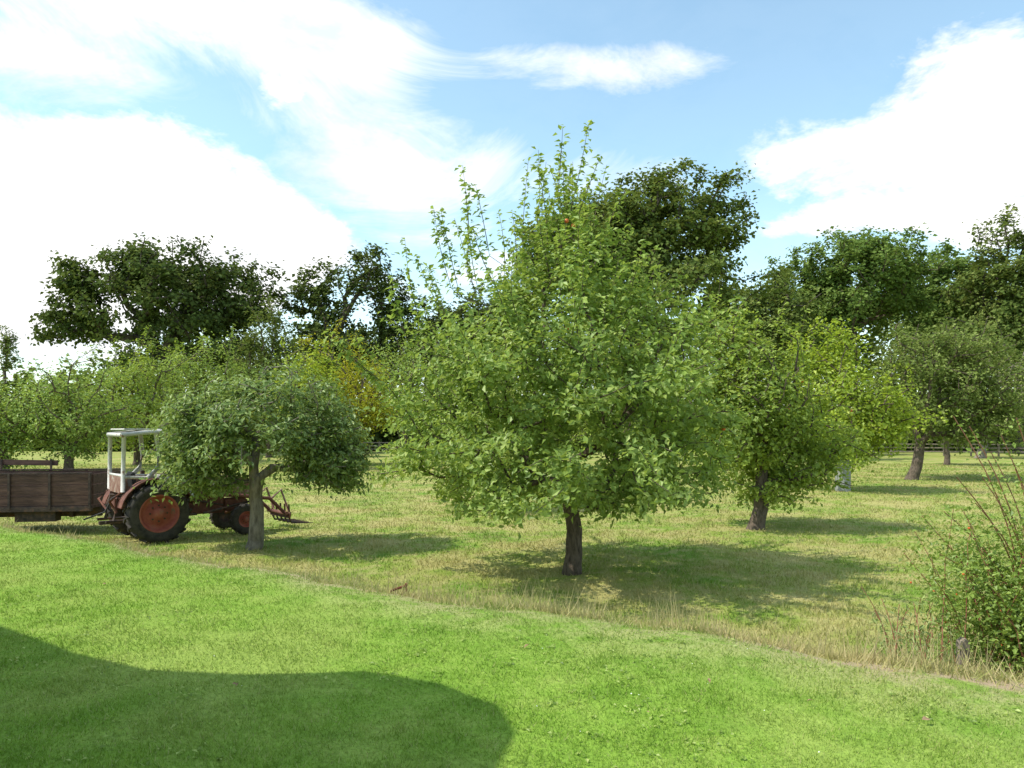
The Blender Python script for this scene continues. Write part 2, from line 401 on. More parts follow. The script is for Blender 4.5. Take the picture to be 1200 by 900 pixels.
def orchard(name,ub,vb,specs,leafm,seed,R=0.16,per=30,size=0.11,sigma=0.18,forkz=1.5,lean=0.0,bark=None,D=None,seg=0.4,shoots_n=0,fruit=0,cut=-0.15,rough=0.35):
    D=D or 2.5*F/(vb-HV); b_=W(ub,vb,D); rng=np.random.default_rng(seed)
    tg=[]
    for (u0,u1,v0,v1,n,dy) in specs:
        c=W((u0+u1)/2,(v0+v1)/2,D); rx=(u1-u0)/2/F*D; rz=(v1-v0)/2/F*D
        c=c+np.array([0,dy,0]); tg.append(ell(c,(rx,rx*0.95,rz),n,rng,0.4,rough,seed,cut))
    tg=np.concatenate(tg); sh=[]
    for _ in range(shoots_n):
        t=tg[rng.integers(0,len(tg))]
        if t[2]<np.percentile(tg[:,2],55): continue
        sh.append((t,t+np.array([rng.normal(0,.2),rng.normal(0,.2),rng.uniform(0.5,1.2)])))
    return tree(name,b_,[b_[0]+lean,D,forkz],R,tg,leafm,bark or M['bark'],seed=seed,per=per,size=size,sigma=sigma,seg=seg,shoots=sh,shoot_per=30,pw=0.45,fruit=fruit)
orchard('apple_tree',885,620,[(800,960,400,560,380,0),(850,985,480,600,170,0.3),(820,900,365,470,90,0),(930,1030,470,560,60,0.5)],M['apple2'],31,R=0.19,size=0.125,per=36,sigma=0.17,forkz=1.5,lean=0.22,shoots_n=80,fruit=16,cut=-0.08,rough=0.5)
orchard('apple_tree',988,575,[(915,1040,410,555,300,0),(985,1068,455,540,120,-0.5),(930,1010,375,450,60,0)],M['lime'],32,R=0.2,size=0.17,per=32,sigma=0.25,forkz=1.8,shoots_n=50,cut=-0.08,rough=0.5)
orchard('apple_tree',1068,562,[(1015,1195,385,520,420,0),(1060,1200,375,450,160,1),(1110,1210,440,530,120,0)],M['olive'],33,R=0.28,size=0.18,per=36,sigma=0.30,forkz=1.9,lean=0.5,seg=0.6,cut=-0.12,rough=0.45)
orchard('apple_tree',1148,537,[(1090,1230,395,520,260,0)],M['olive'],34,R=0.4,size=0.26,per=34,sigma=0.4,forkz=2.6,lean=0.5,bark=M['barkpale'],seg=0.8)
orchard('apple_tree',573,598,[(500,650,440,580,200,0)],M['apple'],35,R=0.16,size=0.15,per=28,sigma=0.22,forkz=1.5)
orchard('apple_tree',1109,545,[(1065,1150,440,525,140,0)],M['olive'],36,R=0.2,size=0.22,per=28,sigma=0.35,forkz=2.0)
orchard('apple_tree',80,552,[(15,150,425,540,330,0)],M['apple'],41,R=0.28,size=0.20,per=32,sigma=0.33,seg=0.6,shoots_n=60,rough=0.5)
orchard('apple_tree',160,545,[(105,235,405,535,330,0)],M['apple2'],42,R=0.25,size=0.21,per=32,sigma=0.35,seg=0.7,shoots_n=60,rough=0.5)
orchard('apple_tree',5,553,[(-60,55,440,545,240,0)],M['apple'],43,R=0.25,size=0.20,per=32,sigma=0.35,seg=0.6,shoots_n=30)
orchard('apple_tree',230,541,[(180,290,395,530,300,0)],M['apple'],44,R=0.25,size=0.23,per=32,sigma=0.38,seg=0.7,shoots_n=50,rough=0.5)
orchard('cherry_tree',415,545,[(330,470,400,525,300,0),(370,455,425,520,100,0)],M['yellow'],45,R=0.25,size=0.21,per=32,sigma=0.38,seg=0.7,shoots_n=30,rough=0.5)
orchard('apple_tree',355,550,[(320,400,400,520,200,0)],M['lime'],46,R=0.25,size=0.21,per=30,sigma=0.38,seg=0.7,shoots_n=30)
orchard('apple_tree',478,540,[(440,540,380,515,240,0)],M['apple'],47,R=0.25,size=0.23,per=32,sigma=0.4,seg=0.7,shoots_n=20)
orchard('apple_tree',720,552,[(640,800,420,530,220,0)],M['apple2'],48,R=0.25,size=0.22,per=30,sigma=0.38,seg=0.7)
orchard('ash_tree',315,536,[(275,345,355,510,300,0),(300,380,390,500,150,0)],M['oak2'],49,R=0.3,size=0.27,per=32,sigma=0.45,seg=0.8,rough=0.5)

def bigtree(name,ub,D,specs,leafm,seed,R,forkv,bark,size=0.32,per=46,sigma=0.6,seg=1.2,cut=-0.12,Lw=0.25,inner=0.45,rough=0.35,lean=0,depth=0.9):
    rng=np.random.default_rng(seed); b_=np.array([(ub-CU)/F*D,D,0]); tg=[]
    for (u0,u1,v0,v1,n) in specs:
        c=W((u0+u1)/2,(v0+v1)/2,D); rx=(u1-u0)/2/F*D; rz=(v1-v0)/2/F*D
        c=c+np.array([0,rng.uniform(-1,1)*rx*0.3,0]); tg.append(ell(c,(rx,rx*depth,rz),n,rng,inner,rough,seed+len(tg),cut,-0.8))
    fk=W(ub+lean,forkv,D)
    return tree(name,b_,fk,R,np.concatenate(tg),leafm,bark,seed=seed,per=per,size=size,sigma=sigma,seg=seg,rmin=0.045,pw=0.5,Lw=Lw,up=0.4,back=1,aspect=0.75,jit=0.12,upb=0.0)
bigtree('oak_tree',200,78,[(95,290,287,395,230),(42,120,345,415,60),(60,120,312,360,50),(215,325,302,400,130),(130,200,283,350,50),(130,300,360,450,170)],M['oak'],61,1.1,425,M['barkdark'],size=0.47,per=50,sigma=0.55,cut=-0.03,rough=0.4)
bigtree('oak_tree',395,82,[(335,395,305,385,55),(395,475,298,370,70),(350,440,360,430,70),(440,490,340,430,70),(350,480,390,450,90)],M['oak'],62,0.9,415,M['barkdark'],size=0.46,per=44,sigma=0.55,cut=0.03,rough=0.45)
bigtree('oak_tree',750,62,[(690,880,205,330,420),(620,790,225,360,270),(660,885,290,430,300),(600,700,260,400,100)],M['oak2'],63,0.9,400,M['barkdark'],size=0.37,per=48,sigma=0.45,cut=-0.1,rough=0.3)
bigtree('ash_tree',985,88,[(895,1010,300,420,260),(930,1075,265,390,330),(1000,1090,290,400,160),(880,1000,360,460,150)],M['ash'],64,0.7,430,M['bark'],size=0.46,per=46,sigma=0.55,cut=-0.12,rough=0.45)
bigtree('ash_tree',1105,98,[(1060,1150,292,400,240),(1040,1150,340,430,150)],M['ash'],65,0.6,430,M['bark'],size=0.52,per=46,sigma=0.6,cut=-0.2)
bigtree('oak_tree',1200,80,[(1140,1290,255,400,380),(1150,1240,330,440,160),(1080,1180,370,450,120)],M['oak2'],66,0.9,430,M['barkdark'],size=0.44,per=46,sigma=0.55,cut=-0.2)
bigtree('oak_tree',905,75,[(855,960,320,440,200)],M['oak2'],67,0.6,440,M['barkdark'],size=0.42,per=44,sigma=0.55,cut=-0.2)
bigtree('oak_tree',560,85,[(470,580,350,460,200),(540,640,330,450,180)],M['oak'],68,0.6,440,M['barkdark'],size=0.48,per=42,sigma=0.6,cut=-0.2)
bigtree('poplar_tree',7,120,[(0,10,375,445,30),(8,22,378,440,30)],M['oak2'],69,0.25,450,M['bark'],size=0.4,per=24,sigma=0.4,rough=0.1)

rng=np.random.default_rng(77); pts=[]; rnds=[]
def mass(u,v,D,rx,n):
    c=W(u,v,D); v_=rng.normal(0,1,(n,3)); v_/=np.linalg.norm(v_,axis=1)[:,None]
    v_[:,2]=np.abs(v_[:,2])
    rr=rng.uniform(0.78,1.05,n)[:,None]
    bump=np.array([mn.noise(Vector(a*3.0)+Vector((u,0,0))) for a in v_])[:,None]
    pts.append(c*np.array([1,1,0])+v_*rr*(1+0.35*bump)*np.array([rx,rx*0.6,max(0.5,c[2])]))
    rnds.append(np.clip(rng.uniform(0.1,0.7)+rng.normal(0,0.2,n),0,1))
for u in range(-150,1400,34):
    top=np.interp(u,[-150,0,100,250,330,480,640,820,900,1000,1400],[452,447,430,408,402,402,392,382,366,358,358])+rng.uniform(-14,10)
    mass(u,top,108+rng.uniform(-6,12),5.0,1500)
for u in range(-150,1400,28):
    top=478+rng.uniform(-14,8); mass(u,top,92+rng.uniform(-3,4),3.4,900)
pts=np.concatenate(pts)
LV,LT=leaf_mesh(pts,0.88,rng,up=0.5,aspect=0.8)
build_mesh('background_woodland',LV,tris=LT,mats=[M['oak2']],rnd=np.repeat(np.concatenate(rnds),4))

# ---------------------------------------------------------------- hard-surface helpers
import bmesh
def finish(ob,mat,parent=None):
    if mat: 
        ob.data.materials.clear(); ob.data.materials.append(mat)
    if parent: ob.parent=parent
    return ob
def box(name,size,loc,mat,parent=None,rot=(0,0,0),bev=0.008):
    me=bpy.data.meshes.new(name); bm=bmesh.new(); bmesh.ops.create_cube(bm,size=1)
    for v in bm.verts: v.co=Vector((v.co.x*size[0],v.co.y*size[1],v.co.z*size[2]))
    if bev>0: bmesh.ops.bevel(bm,geom=list(bm.edges),offset=min(bev,min(size)*0.3),segments=2,affect='EDGES')
    bm.to_mesh(me); bm.free(); ob=bpy.data.objects.new(name,me); scene.collection.objects.link(ob)
    ob.location=loc; ob.rotation_euler=rot; return finish(ob,mat,parent)
def poly(name,pts,y0,y1,mat,parent=None,bev=0.01):
    me=bpy.data.meshes.new(name); bm=bmesh.new()
    a=[bm.verts.new((p[0],y0,p[1])) for p in pts]; b=[bm.verts.new((p[0],y1,p[1])) for p in pts]
    bm.faces.new(a); bm.faces.new(b[::-1]); n=len(pts)
    for i in range(n): bm.faces.new((a[i],b[i],b[(i+1)%n],a[(i+1)%n]))
    bmesh.ops.recalc_face_normals(bm,faces=bm.faces)
    if bev: bmesh.ops.bevel(bm,geom=list(bm.edges),offset=bev,segments=2,affect='EDGES')
    bm.to_mesh(me); bm.free(); ob=bpy.data.objects.new(name,me); scene.collection.objects.link(ob); return finish(ob,mat,parent)
def rod(name,pts,r,mat,parent=None,smooth=True,k=8):
    pts=np.array(pts,float); n=len(pts); V=[]
    rr=r if hasattr(r,'__len__') else [r]*n
    for i in range(n):
        t=pts[min(i+1,n-1)]-pts[max(i-1,0)]; t/=np.linalg.norm(t)
        ref=np.array([0,0,1.]) if abs(t[2])<0.9 else np.array([1.,0,0])
        a=np.cross(t,ref);a/=np.linalg.norm(a);b=np.cross(t,a)
        for j in range(k):
            an=2*math.pi*j/k; V.append(pts[i]+(a*math.cos(an)+b*math.sin(an))*rr[i])
    Fc=[]
    for i in range(n-1):
        for j in range(k): Fc.append((i*k+j,i*k+(j+1)%k,(i+1)*k+(j+1)%k,(i+1)*k+j))
    Fc.append(tuple(range(k))); Fc.append(tuple(range((n-1)*k,n*k))[::-1])
    me=bpy.data.meshes.new(name); me.from_pydata([tuple(v) for v in V],[],Fc); me.update()
    ob=bpy.data.objects.new(name,me); scene.collection.objects.link(ob)
    for p_ in me.polygons: p_.use_smooth= len(p_.vertices)==4
    return finish(ob,mat,parent)
def lathe(name,prof,mat,parent,loc,k=48):
    V=[];Fc=[];n=len(prof)
    for j in range(k):
        a=2*math.pi*j/k
        for r_,y_ in prof: V.append((r_*math.cos(a),y_,r_*math.sin(a)))
    for j in range(k):
        for i in range(n-1): Fc.append((j*n+i,j*n+i+1,((j+1)%k)*n+i+1,((j+1)%k)*n+i))
    me=bpy.data.meshes.new(name); me.from_pydata(V,[],Fc); me.update()
    for p_ in me.polygons: p_.use_smooth=True
    ob=bpy.data.objects.new(name,me); scene.collection.objects.link(ob); ob.location=loc
    return finish(ob,mat,parent)
def empty(name,loc,rz=0):
    e=bpy.data.objects.new(name,None); scene.collection.objects.link(e); e.location=loc; e.rotation_euler=(0,0,rz); e.empty_display_size=0.2; return e
M['rubber']=simplemat('tyre_rubber',(0.022,0.02,0.018),(0.06,0.052,0.043),8,0.85,0.3)
M['redrim']=simplemat('red_rim_paint',(0.26,0.06,0.045),(0.36,0.11,0.08),5,0.7,0.2,c3=(0.20,0.13,0.09))
M['redbody']=simplemat('rusty_red_paint',(0.08,0.035,0.025),(0.18,0.07,0.048),6,0.75,0.3,c3=(0.20,0.13,0.09))
M['white']=simplemat('weathered_white_paint',(0.46,0.44,0.40),(0.64,0.62,0.57),6,0.55,0.1,c3=(0.32,0.20,0.13))
M['fender']=simplemat('rusty_mudguard_paint',(0.15,0.055,0.035),(0.30,0.19,0.145),6,0.75,0.2,c3=(0.40,0.35,0.30))
M['iron']=simplemat('dark_iron',(0.03,0.025,0.022),(0.09,0.06,0.045),8,0.7,0.4,c3=(0.16,0.08,0.045))
M['seat']=simplemat('black_seat',(0.02,0.02,0.02),(0.04,0.04,0.04),9,0.6,0.1)
M['wood']=simplemat('old_brown_boards',(0.045,0.026,0.02),(0.125,0.072,0.052),3,0.85,0.6,stretch=(0.6,4,5))
M['woodgrey']=simplemat('grey_fence_wood',(0.14,0.115,0.09),(0.30,0.25,0.20),4,0.9,0.0)
M['guard']=simplemat('galvanised_mesh_guard',(0.20,0.21,0.19),(0.28,0.29,0.27),5,0.8,0.3)
m,nt,out=newmat('dusty_glass'); g=N(nt,'ShaderNodeBsdfTransparent'); g.inputs[0].default_value=(0.85,0.88,0.86,1)
g2=N(nt,'ShaderNodeBsdfGlossy'); g2.inputs['Roughness'].default_value=0.1; mx=N(nt,'ShaderNodeMixShader'); mx.inputs[0].default_value=0.08
nt.links.new(g.outputs[0],mx.inputs[1]);nt.links.new(g2.outputs[0],mx.inputs[2]);nt.links.new(mx.outputs[0],out.inputs[0]); M['glass']=m

# ---------------------------------------------------------------- tractor
th_=math.radians(42)
TR=empty('tractor',(-8.36,16.65,float(th(-8.36,16.65))),th_)
def tyre(pref,R,wd,loc,parent,side,lugs=20,rimr=0.55):
    h=wd/2; ri=R*rimr
    lathe(pref+'_tyre',[(ri,-h*0.75),(R*0.80,-h),(R*0.93,-h*0.88),(R*0.97,-h*0.4),(R*0.97,h*0.4),(R*0.93,h*0.88),(R*0.80,h),(ri,h*0.75)],M['rubber'],parent,loc)
    me=bpy.data.meshes.new(pref+'_lugs'); bm=bmesh.new()
    for i in range(lugs):
        for sgn in (-1,1):
            a=2*math.pi*(i+(0.5 if sgn>0 else 0))/lugs
            r_=bmesh.ops.create_cube(bm,size=1)['verts']
            mat=Matrix.Rotation(-a,4,'Y')@Matrix.Translation((R*0.975,sgn*h*0.48,0))@Matrix.Rotation(sgn*0.6,4,'X')@Matrix.Diagonal((R*0.07,h*1.05,R*0.075,1))
            bmesh.ops.transform(bm,matrix=mat,verts=r_)
    bm.to_mesh(me); bm.free(); ob=bpy.data.objects.new(pref+'_lugs',me); scene.collection.objects.link(ob); ob.location=loc; finish(ob,M['rubber'],parent)
    o=side
    lathe(pref+'_rim',[(ri*1.04,o*h*0.80),(ri*0.98,o*h*0.84),(ri*0.93,o*h*0.55),(ri*0.88,o*h*0.2),(ri*0.80,o*h*0.05),(ri*0.62,o*h*0.12),(ri*0.58,o*h*0.3),(ri*0.3,o*h*0.34),(ri*0.27,o*h*0.6),(0.001,o*h*0.62)],M['redrim'],parent,loc)
    lathe(pref+'_rim_back',[(ri*1.03,-o*h*0.8),(ri*0.9,-o*h*0.4),(ri*0.6,0),(0.001,0)],M['iron'],parent,loc)
    me=bpy.data.meshes.new(pref+'_bolts'); bm=bmesh.new()
    for i in range(8):
        a=2*math.pi*i/8; r_=bmesh.ops.create_cone(bm,segments=6,radius1=R*0.03,radius2=R*0.03,depth=R*0.06,cap_ends=True)['verts']
        bmesh.ops.transform(bm,matrix=Matrix.Translation((ri*0.44*math.cos(a),o*h*0.36,ri*0.44*math.sin(a)))@Matrix.Rotation(math.pi/2,4,'X'),verts=r_)
    bm.to_mesh(me); bm.free(); ob=bpy.data.objects.new(pref+'_bolts',me); scene.collection.objects.link(ob); ob.location=loc; finish(ob,M['iron'],parent)
tyre('rear_wheel_near',0.67,0.36,(0,-0.75,0.66),TR,-1,lugs=18,rimr=0.60)
tyre('rear_wheel_far',0.67,0.36,(0,0.75,0.66),TR,1,lugs=18,rimr=0.60)
tyre('front_wheel_near',0.37,0.2,(2.0,-0.66,0.36),TR,-1,lugs=16,rimr=0.5)
tyre('front_wheel_far',0.37,0.2,(2.0,0.66,0.36),TR,1,lugs=16,rimr=0.5)
rod('rear_axle',[(0,-0.7,0.66),(0,0.7,0.66)],0.1,M['redbody'],TR)
box('gearbox',(1.1,0.42,0.5),(0.25,0,0.75),M['redbody'],TR,bev=0.05)
box('engine_block',(0.95,0.4,0.55),(1.2,0,0.78),M['redbody'],TR,bev=0.04)
box('front_bolster',(0.6,0.42,0.3),(1.95,0,0.68),M['redbody'],TR,bev=0.04)
rod('front_axle',[(2.0,-0.58,0.42),(2.0,-0.2,0.52),(2.0,0.2,0.52),(2.0,0.58,0.42)],0.05,M['redbody'],TR)
poly('bonnet',[(0.72,1.02),(0.72,1.42),(1.2,1.43),(2.05,1.36),(2.26,1.30),(2.30,1.20),(2.28,0.85),(1.7,0.95)],-0.27,0.27,M['fender'],TR,0.03)
box('bonnet_stripe',(1.2,0.56,0.07),(1.4,0,1.22),M['white'],TR,bev=0.004)
box('radiator_grille',(0.03,0.44,0.4),(2.30,0,1.06),M['iron'],TR)
for i in range(6): box('grille_bar_%d'%i,(0.02,0.42,0.015),(2.325,0,0.9+i*0.06),M['white'],TR,bev=0.003)
rod('exhaust_pipe',[(1.3,-0.1,1.4),(1.3,-0.1,1.9),(1.24,-0.1,2.0)],0.035,M['iron'],TR)
rod('exhaust_manifold',[(1.0,-0.24,1.0),(1.5,-0.27,1.0)],0.04,M['iron'],TR)
rod('fuel_pipe',[(0.75,-0.3,0.9),(1.6,-0.3,0.7)],0.02,M['iron'],TR)
box('dashboard',(0.12,0.5,0.45),(0.66,0,1.25),M['iron'],TR)
rod('steering_column',[(0.62,0,1.3),(0.42,0,1.55)],0.02,M['iron'],TR)
sw=[(0.42+0.09*math.sin(a),0.19*math.cos(a),1.56+0.16*math.sin(a)) for a in np.linspace(0,2*math.pi,20)]
rod('steering_wheel',sw,0.014,M['seat'],TR)
box('seat_base',(0.42,0.44,0.1),(-0.12,0,1.18),M['seat'],TR,bev=0.04)
box('seat_back',(0.09,0.44,0.36),(-0.34,0,1.38),M['seat'],TR,rot=(0,-0.15,0),bev=0.03)
box('seat_post',(0.25,0.25,0.25),(-0.12,0,1.03),M['iron'],TR)
for sgn,nm in ((-1,'near'),(1,'far')):
    ang=np.linspace(math.radians(12),math.radians(168),14); R_=0.76
    y0,y1=sgn*0.52,sgn*0.84
    Vv=[];Ff=[]
    for a in ang:
        for rr_ in (R_,R_+0.02):
            Vv+= [(rr_*math.cos(a),y0,0.66+rr_*math.sin(a)),(rr_*math.cos(a),y1,0.66+rr_*math.sin(a))]
    for i in range(len(ang)-1):
        o=i*4; Ff+=[(o,o+1,o+5,o+4),(o+2,o+6,o+7,o+3),(o,o+4,o+6,o+2),(o+1,o+3,o+7,o+5)]
    o=(len(ang)-1)*4; Ff+=[(0,2,3,1),(o,o+1,o+3,o+2)]
    me=bpy.data.meshes.new('mudguard_'+nm); me.from_pydata(Vv,[],Ff); me.update()
    ob=bpy.data.objects.new('mudguard_'+nm,me); scene.collection.objects.link(ob); finish(ob,M['redbody'],TR)
    pts_=[(R_*math.cos(a),0.66+R_*math.sin(a)) for a in ang]
    poly('mudguard_plate_'+nm,pts_,sgn*0.50,sgn*0.515,M['fender'],TR,0)
    rod('rear_post_'+nm,[(-0.66,sgn*0.56,1.15),(-0.64,sgn*0.58,2.38)],0.045,M['white'],TR)
    rod('mid_post_'+nm,[(-0.20,sgn*0.64,1.42),(0.0,sgn*0.65,1.62),(0.06,sgn*0.64,1.95),(0.0,sgn*0.61,2.44)],0.05,M['white'],TR)
    rod('front_post_'+nm,[(0.80,sgn*0.52,0.95),(0.72,sgn*0.56,1.5),(0.60,sgn*0.57,2.42)],0.045,M['white'],TR)
    rod('roof_rail_'+nm,[(-0.70,sgn*0.58,2.40),(0.0,sgn*0.60,2.47),(0.66,sgn*0.58,2.44)],0.05,M['white'],TR)
    rod('door_sill_'+nm,[(-0.65,sgn*0.57,1.47),(-0.20,sgn*0.63,1.45),(0.72,sgn*0.56,1.38)],0.035,M['white'],TR)
    rod('rear_brace_'+nm,[(-0.64,sgn*0.56,1.2),(-0.9,sgn*0.5,0.95),(-0.75,sgn*0.4,0.7)],0.03,M['redbody'],TR)
    box('fender_lamp_'+nm,(0.08,0.12,0.09),(0.1,sgn*0.80,1.50),M['iron'],TR)
    box('footstep_'+nm,(0.3,0.2,0.04),(0.75,sgn*0.5,0.55),M['iron'],TR)
    rod('lift_arm_'+nm,[(-0.2,sgn*0.3,0.5),(-0.95,sgn*0.38,0.5)],0.03,M['iron'],TR)
    rod('lift_link_'+nm,[(-0.25,sgn*0.28,1.0),(-0.7,sgn*0.34,1.05),(-0.8,sgn*0.36,0.52)],0.022,M['iron'],TR)
    rod('loader_arm_'+nm,[(0.95,sgn*0.42,1.0),(1.9,sgn*0.44,0.92),(2.7,sgn*0.44,0.8),(3.15,sgn*0.44,0.35)],0.045,M['redbody'],TR)
    rod('loader_ram_'+nm,[(1.1,sgn*0.42,0.55),(2.3,sgn*0.44,0.78)],0.028,M['iron'],TR)
    rod('loader_mast_'+nm,[(2.75,sgn*0.44,0.8),(3.0,sgn*0.44,1.0),(3.2,sgn*0.44,0.45)],0.03,M['fender'],TR)
for nm,x_,z_ in (('rear',-0.68,2.40),('front',0.64,2.44),('mid',0.0,2.47)):
    rod('roof_crossbar_'+nm,[(x_,-0.58,z_),(x_,0.58,z_)],0.045,M['white'],TR)
box('cab_roof',(1.28,1.16,0.035),(0,0,2.52),M['white'],TR,bev=0.012)
rod('rear_window_bar',[(-0.65,-0.56,1.5),(-0.65,0.56,1.5)],0.03,M['white'],TR)
box('rear_cab_panel',(0.025,1.05,0.38),(-0.66,0,1.3),M['fender'],TR)
box('windscreen',(0.008,1.04,0.85),(0.655,0,1.95),M['glass'],TR,rot=(0,-0.125,0),bev=0)
box('toolbox',(0.3,0.3,0.25),(-0.55,0.1,0.85),M['redbody'],TR)
rod('hydraulic_hose',[(-0.4,-0.2,1.2),(-0.8,-0.25,1.0),(-0.9,-0.1,0.7),(-1.3,0,0.55)],0.018,M['seat'],TR)
box('hitch',(0.5,0.1,0.08),(-0.75,0,0.45),M['iron'],TR)
rod('loader_crossbar',[(3.1,-0.55,0.4),(3.1,0.55,0.4)],0.05,M['redbody'],TR)
box('loader_backplate',(0.05,1.15,0.16),(3.18,0,0.35),M['redbody'],TR,rot=(0,0.2,0))
for i in range(5):
    y_=-0.5+i*0.25; rod('fork_tine_%d'%i,[(3.18,y_,0.62),(3.2,y_,0.25),(3.25,y_,0.15),(3.85,y_,0.1)],[0.02,0.025,0.025,0.008],M['iron'],TR)

# ---------------------------------------------------------------- trailer
tz=float(th(-12.5,18.2))
TL=empty('farm_trailer',(-10.15,18.25,tz+0.06),math.radians(8))
Lb=5.4; hw=0.95
box('floor',(Lb,2*hw,0.07),(-Lb/2,0,0.62),M['wood'],TL)
for sgn,nm in ((-1,'near'),(1,'far')):
    for i in range(3):
        box('side_board_%s_%d'%(nm,i),(Lb-0.02,0.035,0.235),(-Lb/2,sgn*hw,0.78+i*0.25),M['wood'],TL,bev=0.006)
    for i in range(7):
        x_=-0.04-i*(Lb-0.1)/6; box('side_stake_%s_%d'%(nm,i),(0.06,0.045,0.85),(x_,sgn*(hw+0.042),1.0),M['iron'],TL)
    box('top_rail_'+nm,(Lb,0.06,0.035),(-Lb/2,sgn*hw,1.425),M['iron'],TL)
    box('chassis_beam_'+nm,(Lb+0.1,0.08,0.22),(-Lb/2,sgn*0.5,0.47),M['iron'],TL)
    box('edge_beam_'+nm,(Lb,0.07,0.12),(-Lb/2,sgn*(hw+0.01),0.58),M['iron'],TL)
    for j,x_ in enumerate((-3.5,-4.4)):
        tyre('wheel_%s_%d'%(nm,j),0.36,0.2,(x_,sgn*0.8,0.30),TL,sgn,lugs=14)
for i in range(3):
    box('front_board_%d'%i,(0.035,2*hw-0.05,0.235),(0.0,0,0.78+i*0.25),M['wood'],TL,bev=0.006)
    box('tail_board_%d'%i,(0.035,2*hw-0.05,0.235),(-Lb,0,0.78+i*0.25),M['wood'],TL,bev=0.006)
box('upper_rave_far',(2.9,0.04,0.14),(-3.1,hw+0.1,1.62),M['wood'],TL,rot=(0,0.02,0))
for x_ in (-1.8,-3.0,-4.3): box('rave_stay_%d'%int(-x_*10),(0.05,0.04,0.4),(x_,hw+0.06,1.5),M['iron'],TL)
rod('drawbar_a',[(0.0,-0.45,0.48),(1.15,-0.55,0.36)],0.045,M['iron'],TL)
rod('drawbar_b',[(0.0,0.45,0.48),(1.15,-0.50,0.36)],0.045,M['iron'],TL)
box('cross_member',(0.1,1.3,0.14),(-0.6,0,0.42),M['iron'],TL)
box('tool_locker',(0.9,0.3,0.25),(-1.3,-0.72,0.40),M['iron'],TL)

# ---------------------------------------------------------------- tree guards
def guard(u,v,wpx,hpx):
    D=2.5*F/(v-HV); b_=W(u,v,D); R_=wpx/2/F*D; H_=hpx/F*D; z0=float(th(b_[0],b_[1]))
    g_=empty('tree_guard',(b_[0],b_[1],z0))
    V=[];k=16
    lathe_prof=[(R_,0),(R_*1.02,H_*0.5),(R_,H_)]
    n=3
    for j in range(k):
        a=2*math.pi*j/k
        rr=1+0.04*math.sin(3*a)
        for r_,z_ in lathe_prof: V.append((r_*rr*math.cos(a),r_*rr*math.sin(a),z_+0.02*math.sin(5*a)))
    Ff=[(j*n+i,((j+1)%k)*n+i,((j+1)%k)*n+i+1,j*n+i+1) for j in range(k) for i in range(n-1)]
    me=bpy.data.meshes.new('sleeve'); me.from_pydata(V,[],Ff); me.update(); ob=bpy.data.objects.new('sleeve',me); scene.collection.objects.link(ob); finish(ob,M['guard'],g_)
    for p_ in me.polygons: p_.use_smooth=True
guard(988,576,17,36); guard(573,599,16,24)

# ---------------------------------------------------------------- far rail fence
fe=empty('rail_fence',(0,0,0))
def fence(p0,p1):
    p0=np.array(p0,float);p1=np.array(p1,float); L=np.linalg.norm(p1-p0); n=int(L/2.4); a=math.atan2(p1[1]-p0[1],p1[0]-p0[0])
    for i in range(n+1):
        p_=p0+(p1-p0)*i/n; box('post_%d'%i,(0.13,0.13,1.35),(p_[0],p_[1],0.62),M['woodgrey'],fe,bev=0)
    c=(p0+p1)/2
    for j,z_ in enumerate((0.45,0.82,1.18)): box('rail_%d'%j,(L,0.05,0.11),(c[0]+0.09*math.sin(a),c[1]-0.09,z_),M['woodgrey'],fe,rot=(0,0,a),bev=0)
fence((-18,82),(-12,82)); fence((36,74),(62,68))

# ---------------------------------------------------------------- rose / bramble shrub right
rng=np.random.default_rng(91)
SB=W(1195,790,5.7); sx,sy=SB[0]+0.22,SB[1]+0.15
V_=[];Q_=[];off=0;lp=[]
def stem(pts_,r0,r1):
    global off
    pts_=np.array(pts_); Tn=np.gradient(pts_,axis=0); Tn/=np.linalg.norm(Tn,axis=1)[:,None]
    v,q_=tube_mesh(pts_,Tn,np.arange(len(pts_))-1,np.linspace(r0,r1,len(pts_)),thr=1); V_.append(v);Q_.append(q_+off);off+=len(v); return pts_
for i in range(95):
    bx=sx+rng.normal(0,0.22); by=sy+rng.normal(0,0.3); z0=float(th(bx,by))
    hgt=rng.uniform(0.5,1.65); dx=rng.normal(-0.14,0.24)*hgt/1.3; dy=rng.normal(0,0.3)
    pts_=stem([[bx+dx*(k_/8)**1.4+rng.normal(0,0.008),by+dy*(k_/8)**1.4,z0+hgt*(k_/8-0.12*(k_/8)**3)] for k_ in range(9)],0.006,0.0025)
    nl=int(hgt*190*(1.3 if hgt<1.2 else 0.9))
    f=rng.random(nl)*7.99; j=np.clip(f.astype(int),0,7)
    lp.append(pts_[j]+(pts_[j+1]-pts_[j])*(f-j)[:,None]+rng.normal(0,0.07,(nl,3)))
for (u,v,d_) in ((1116,488,5.9),(1150,560,5.8),(1172,510,5.7),(1105,600,6.0),(1190,490,5.6),(1135,500,5.8),(1100,650,5.9),(1160,530,5.9),(1185,540,5.4),(1142,590,5.7),(1120,560,5.6)):
    e=W(u,v,d_); b_=np.array([sx-0.05,sy,0.5]); pts_=stem([b_+(e-b_)*f+np.array([0.16*math.sin(f*3.1),0,0.12*math.sin(f*3.1)])for f in np.linspace(0,1,9)],0.008,0.0035)
    nl=80; f=rng.uniform(1,8,nl)**1.0; j=np.clip(f.astype(int),0,7); lp.append(pts_[j]+(pts_[j+1]-pts_[j])*(f-j)[:,None]+rng.normal(0,0.035,(nl,3)))
lp=np.concatenate(lp); LV,LT=leaf_mesh(lp,0.042,rng,up=0.5)
V=np.concatenate(V_);Q=np.concatenate(Q_)
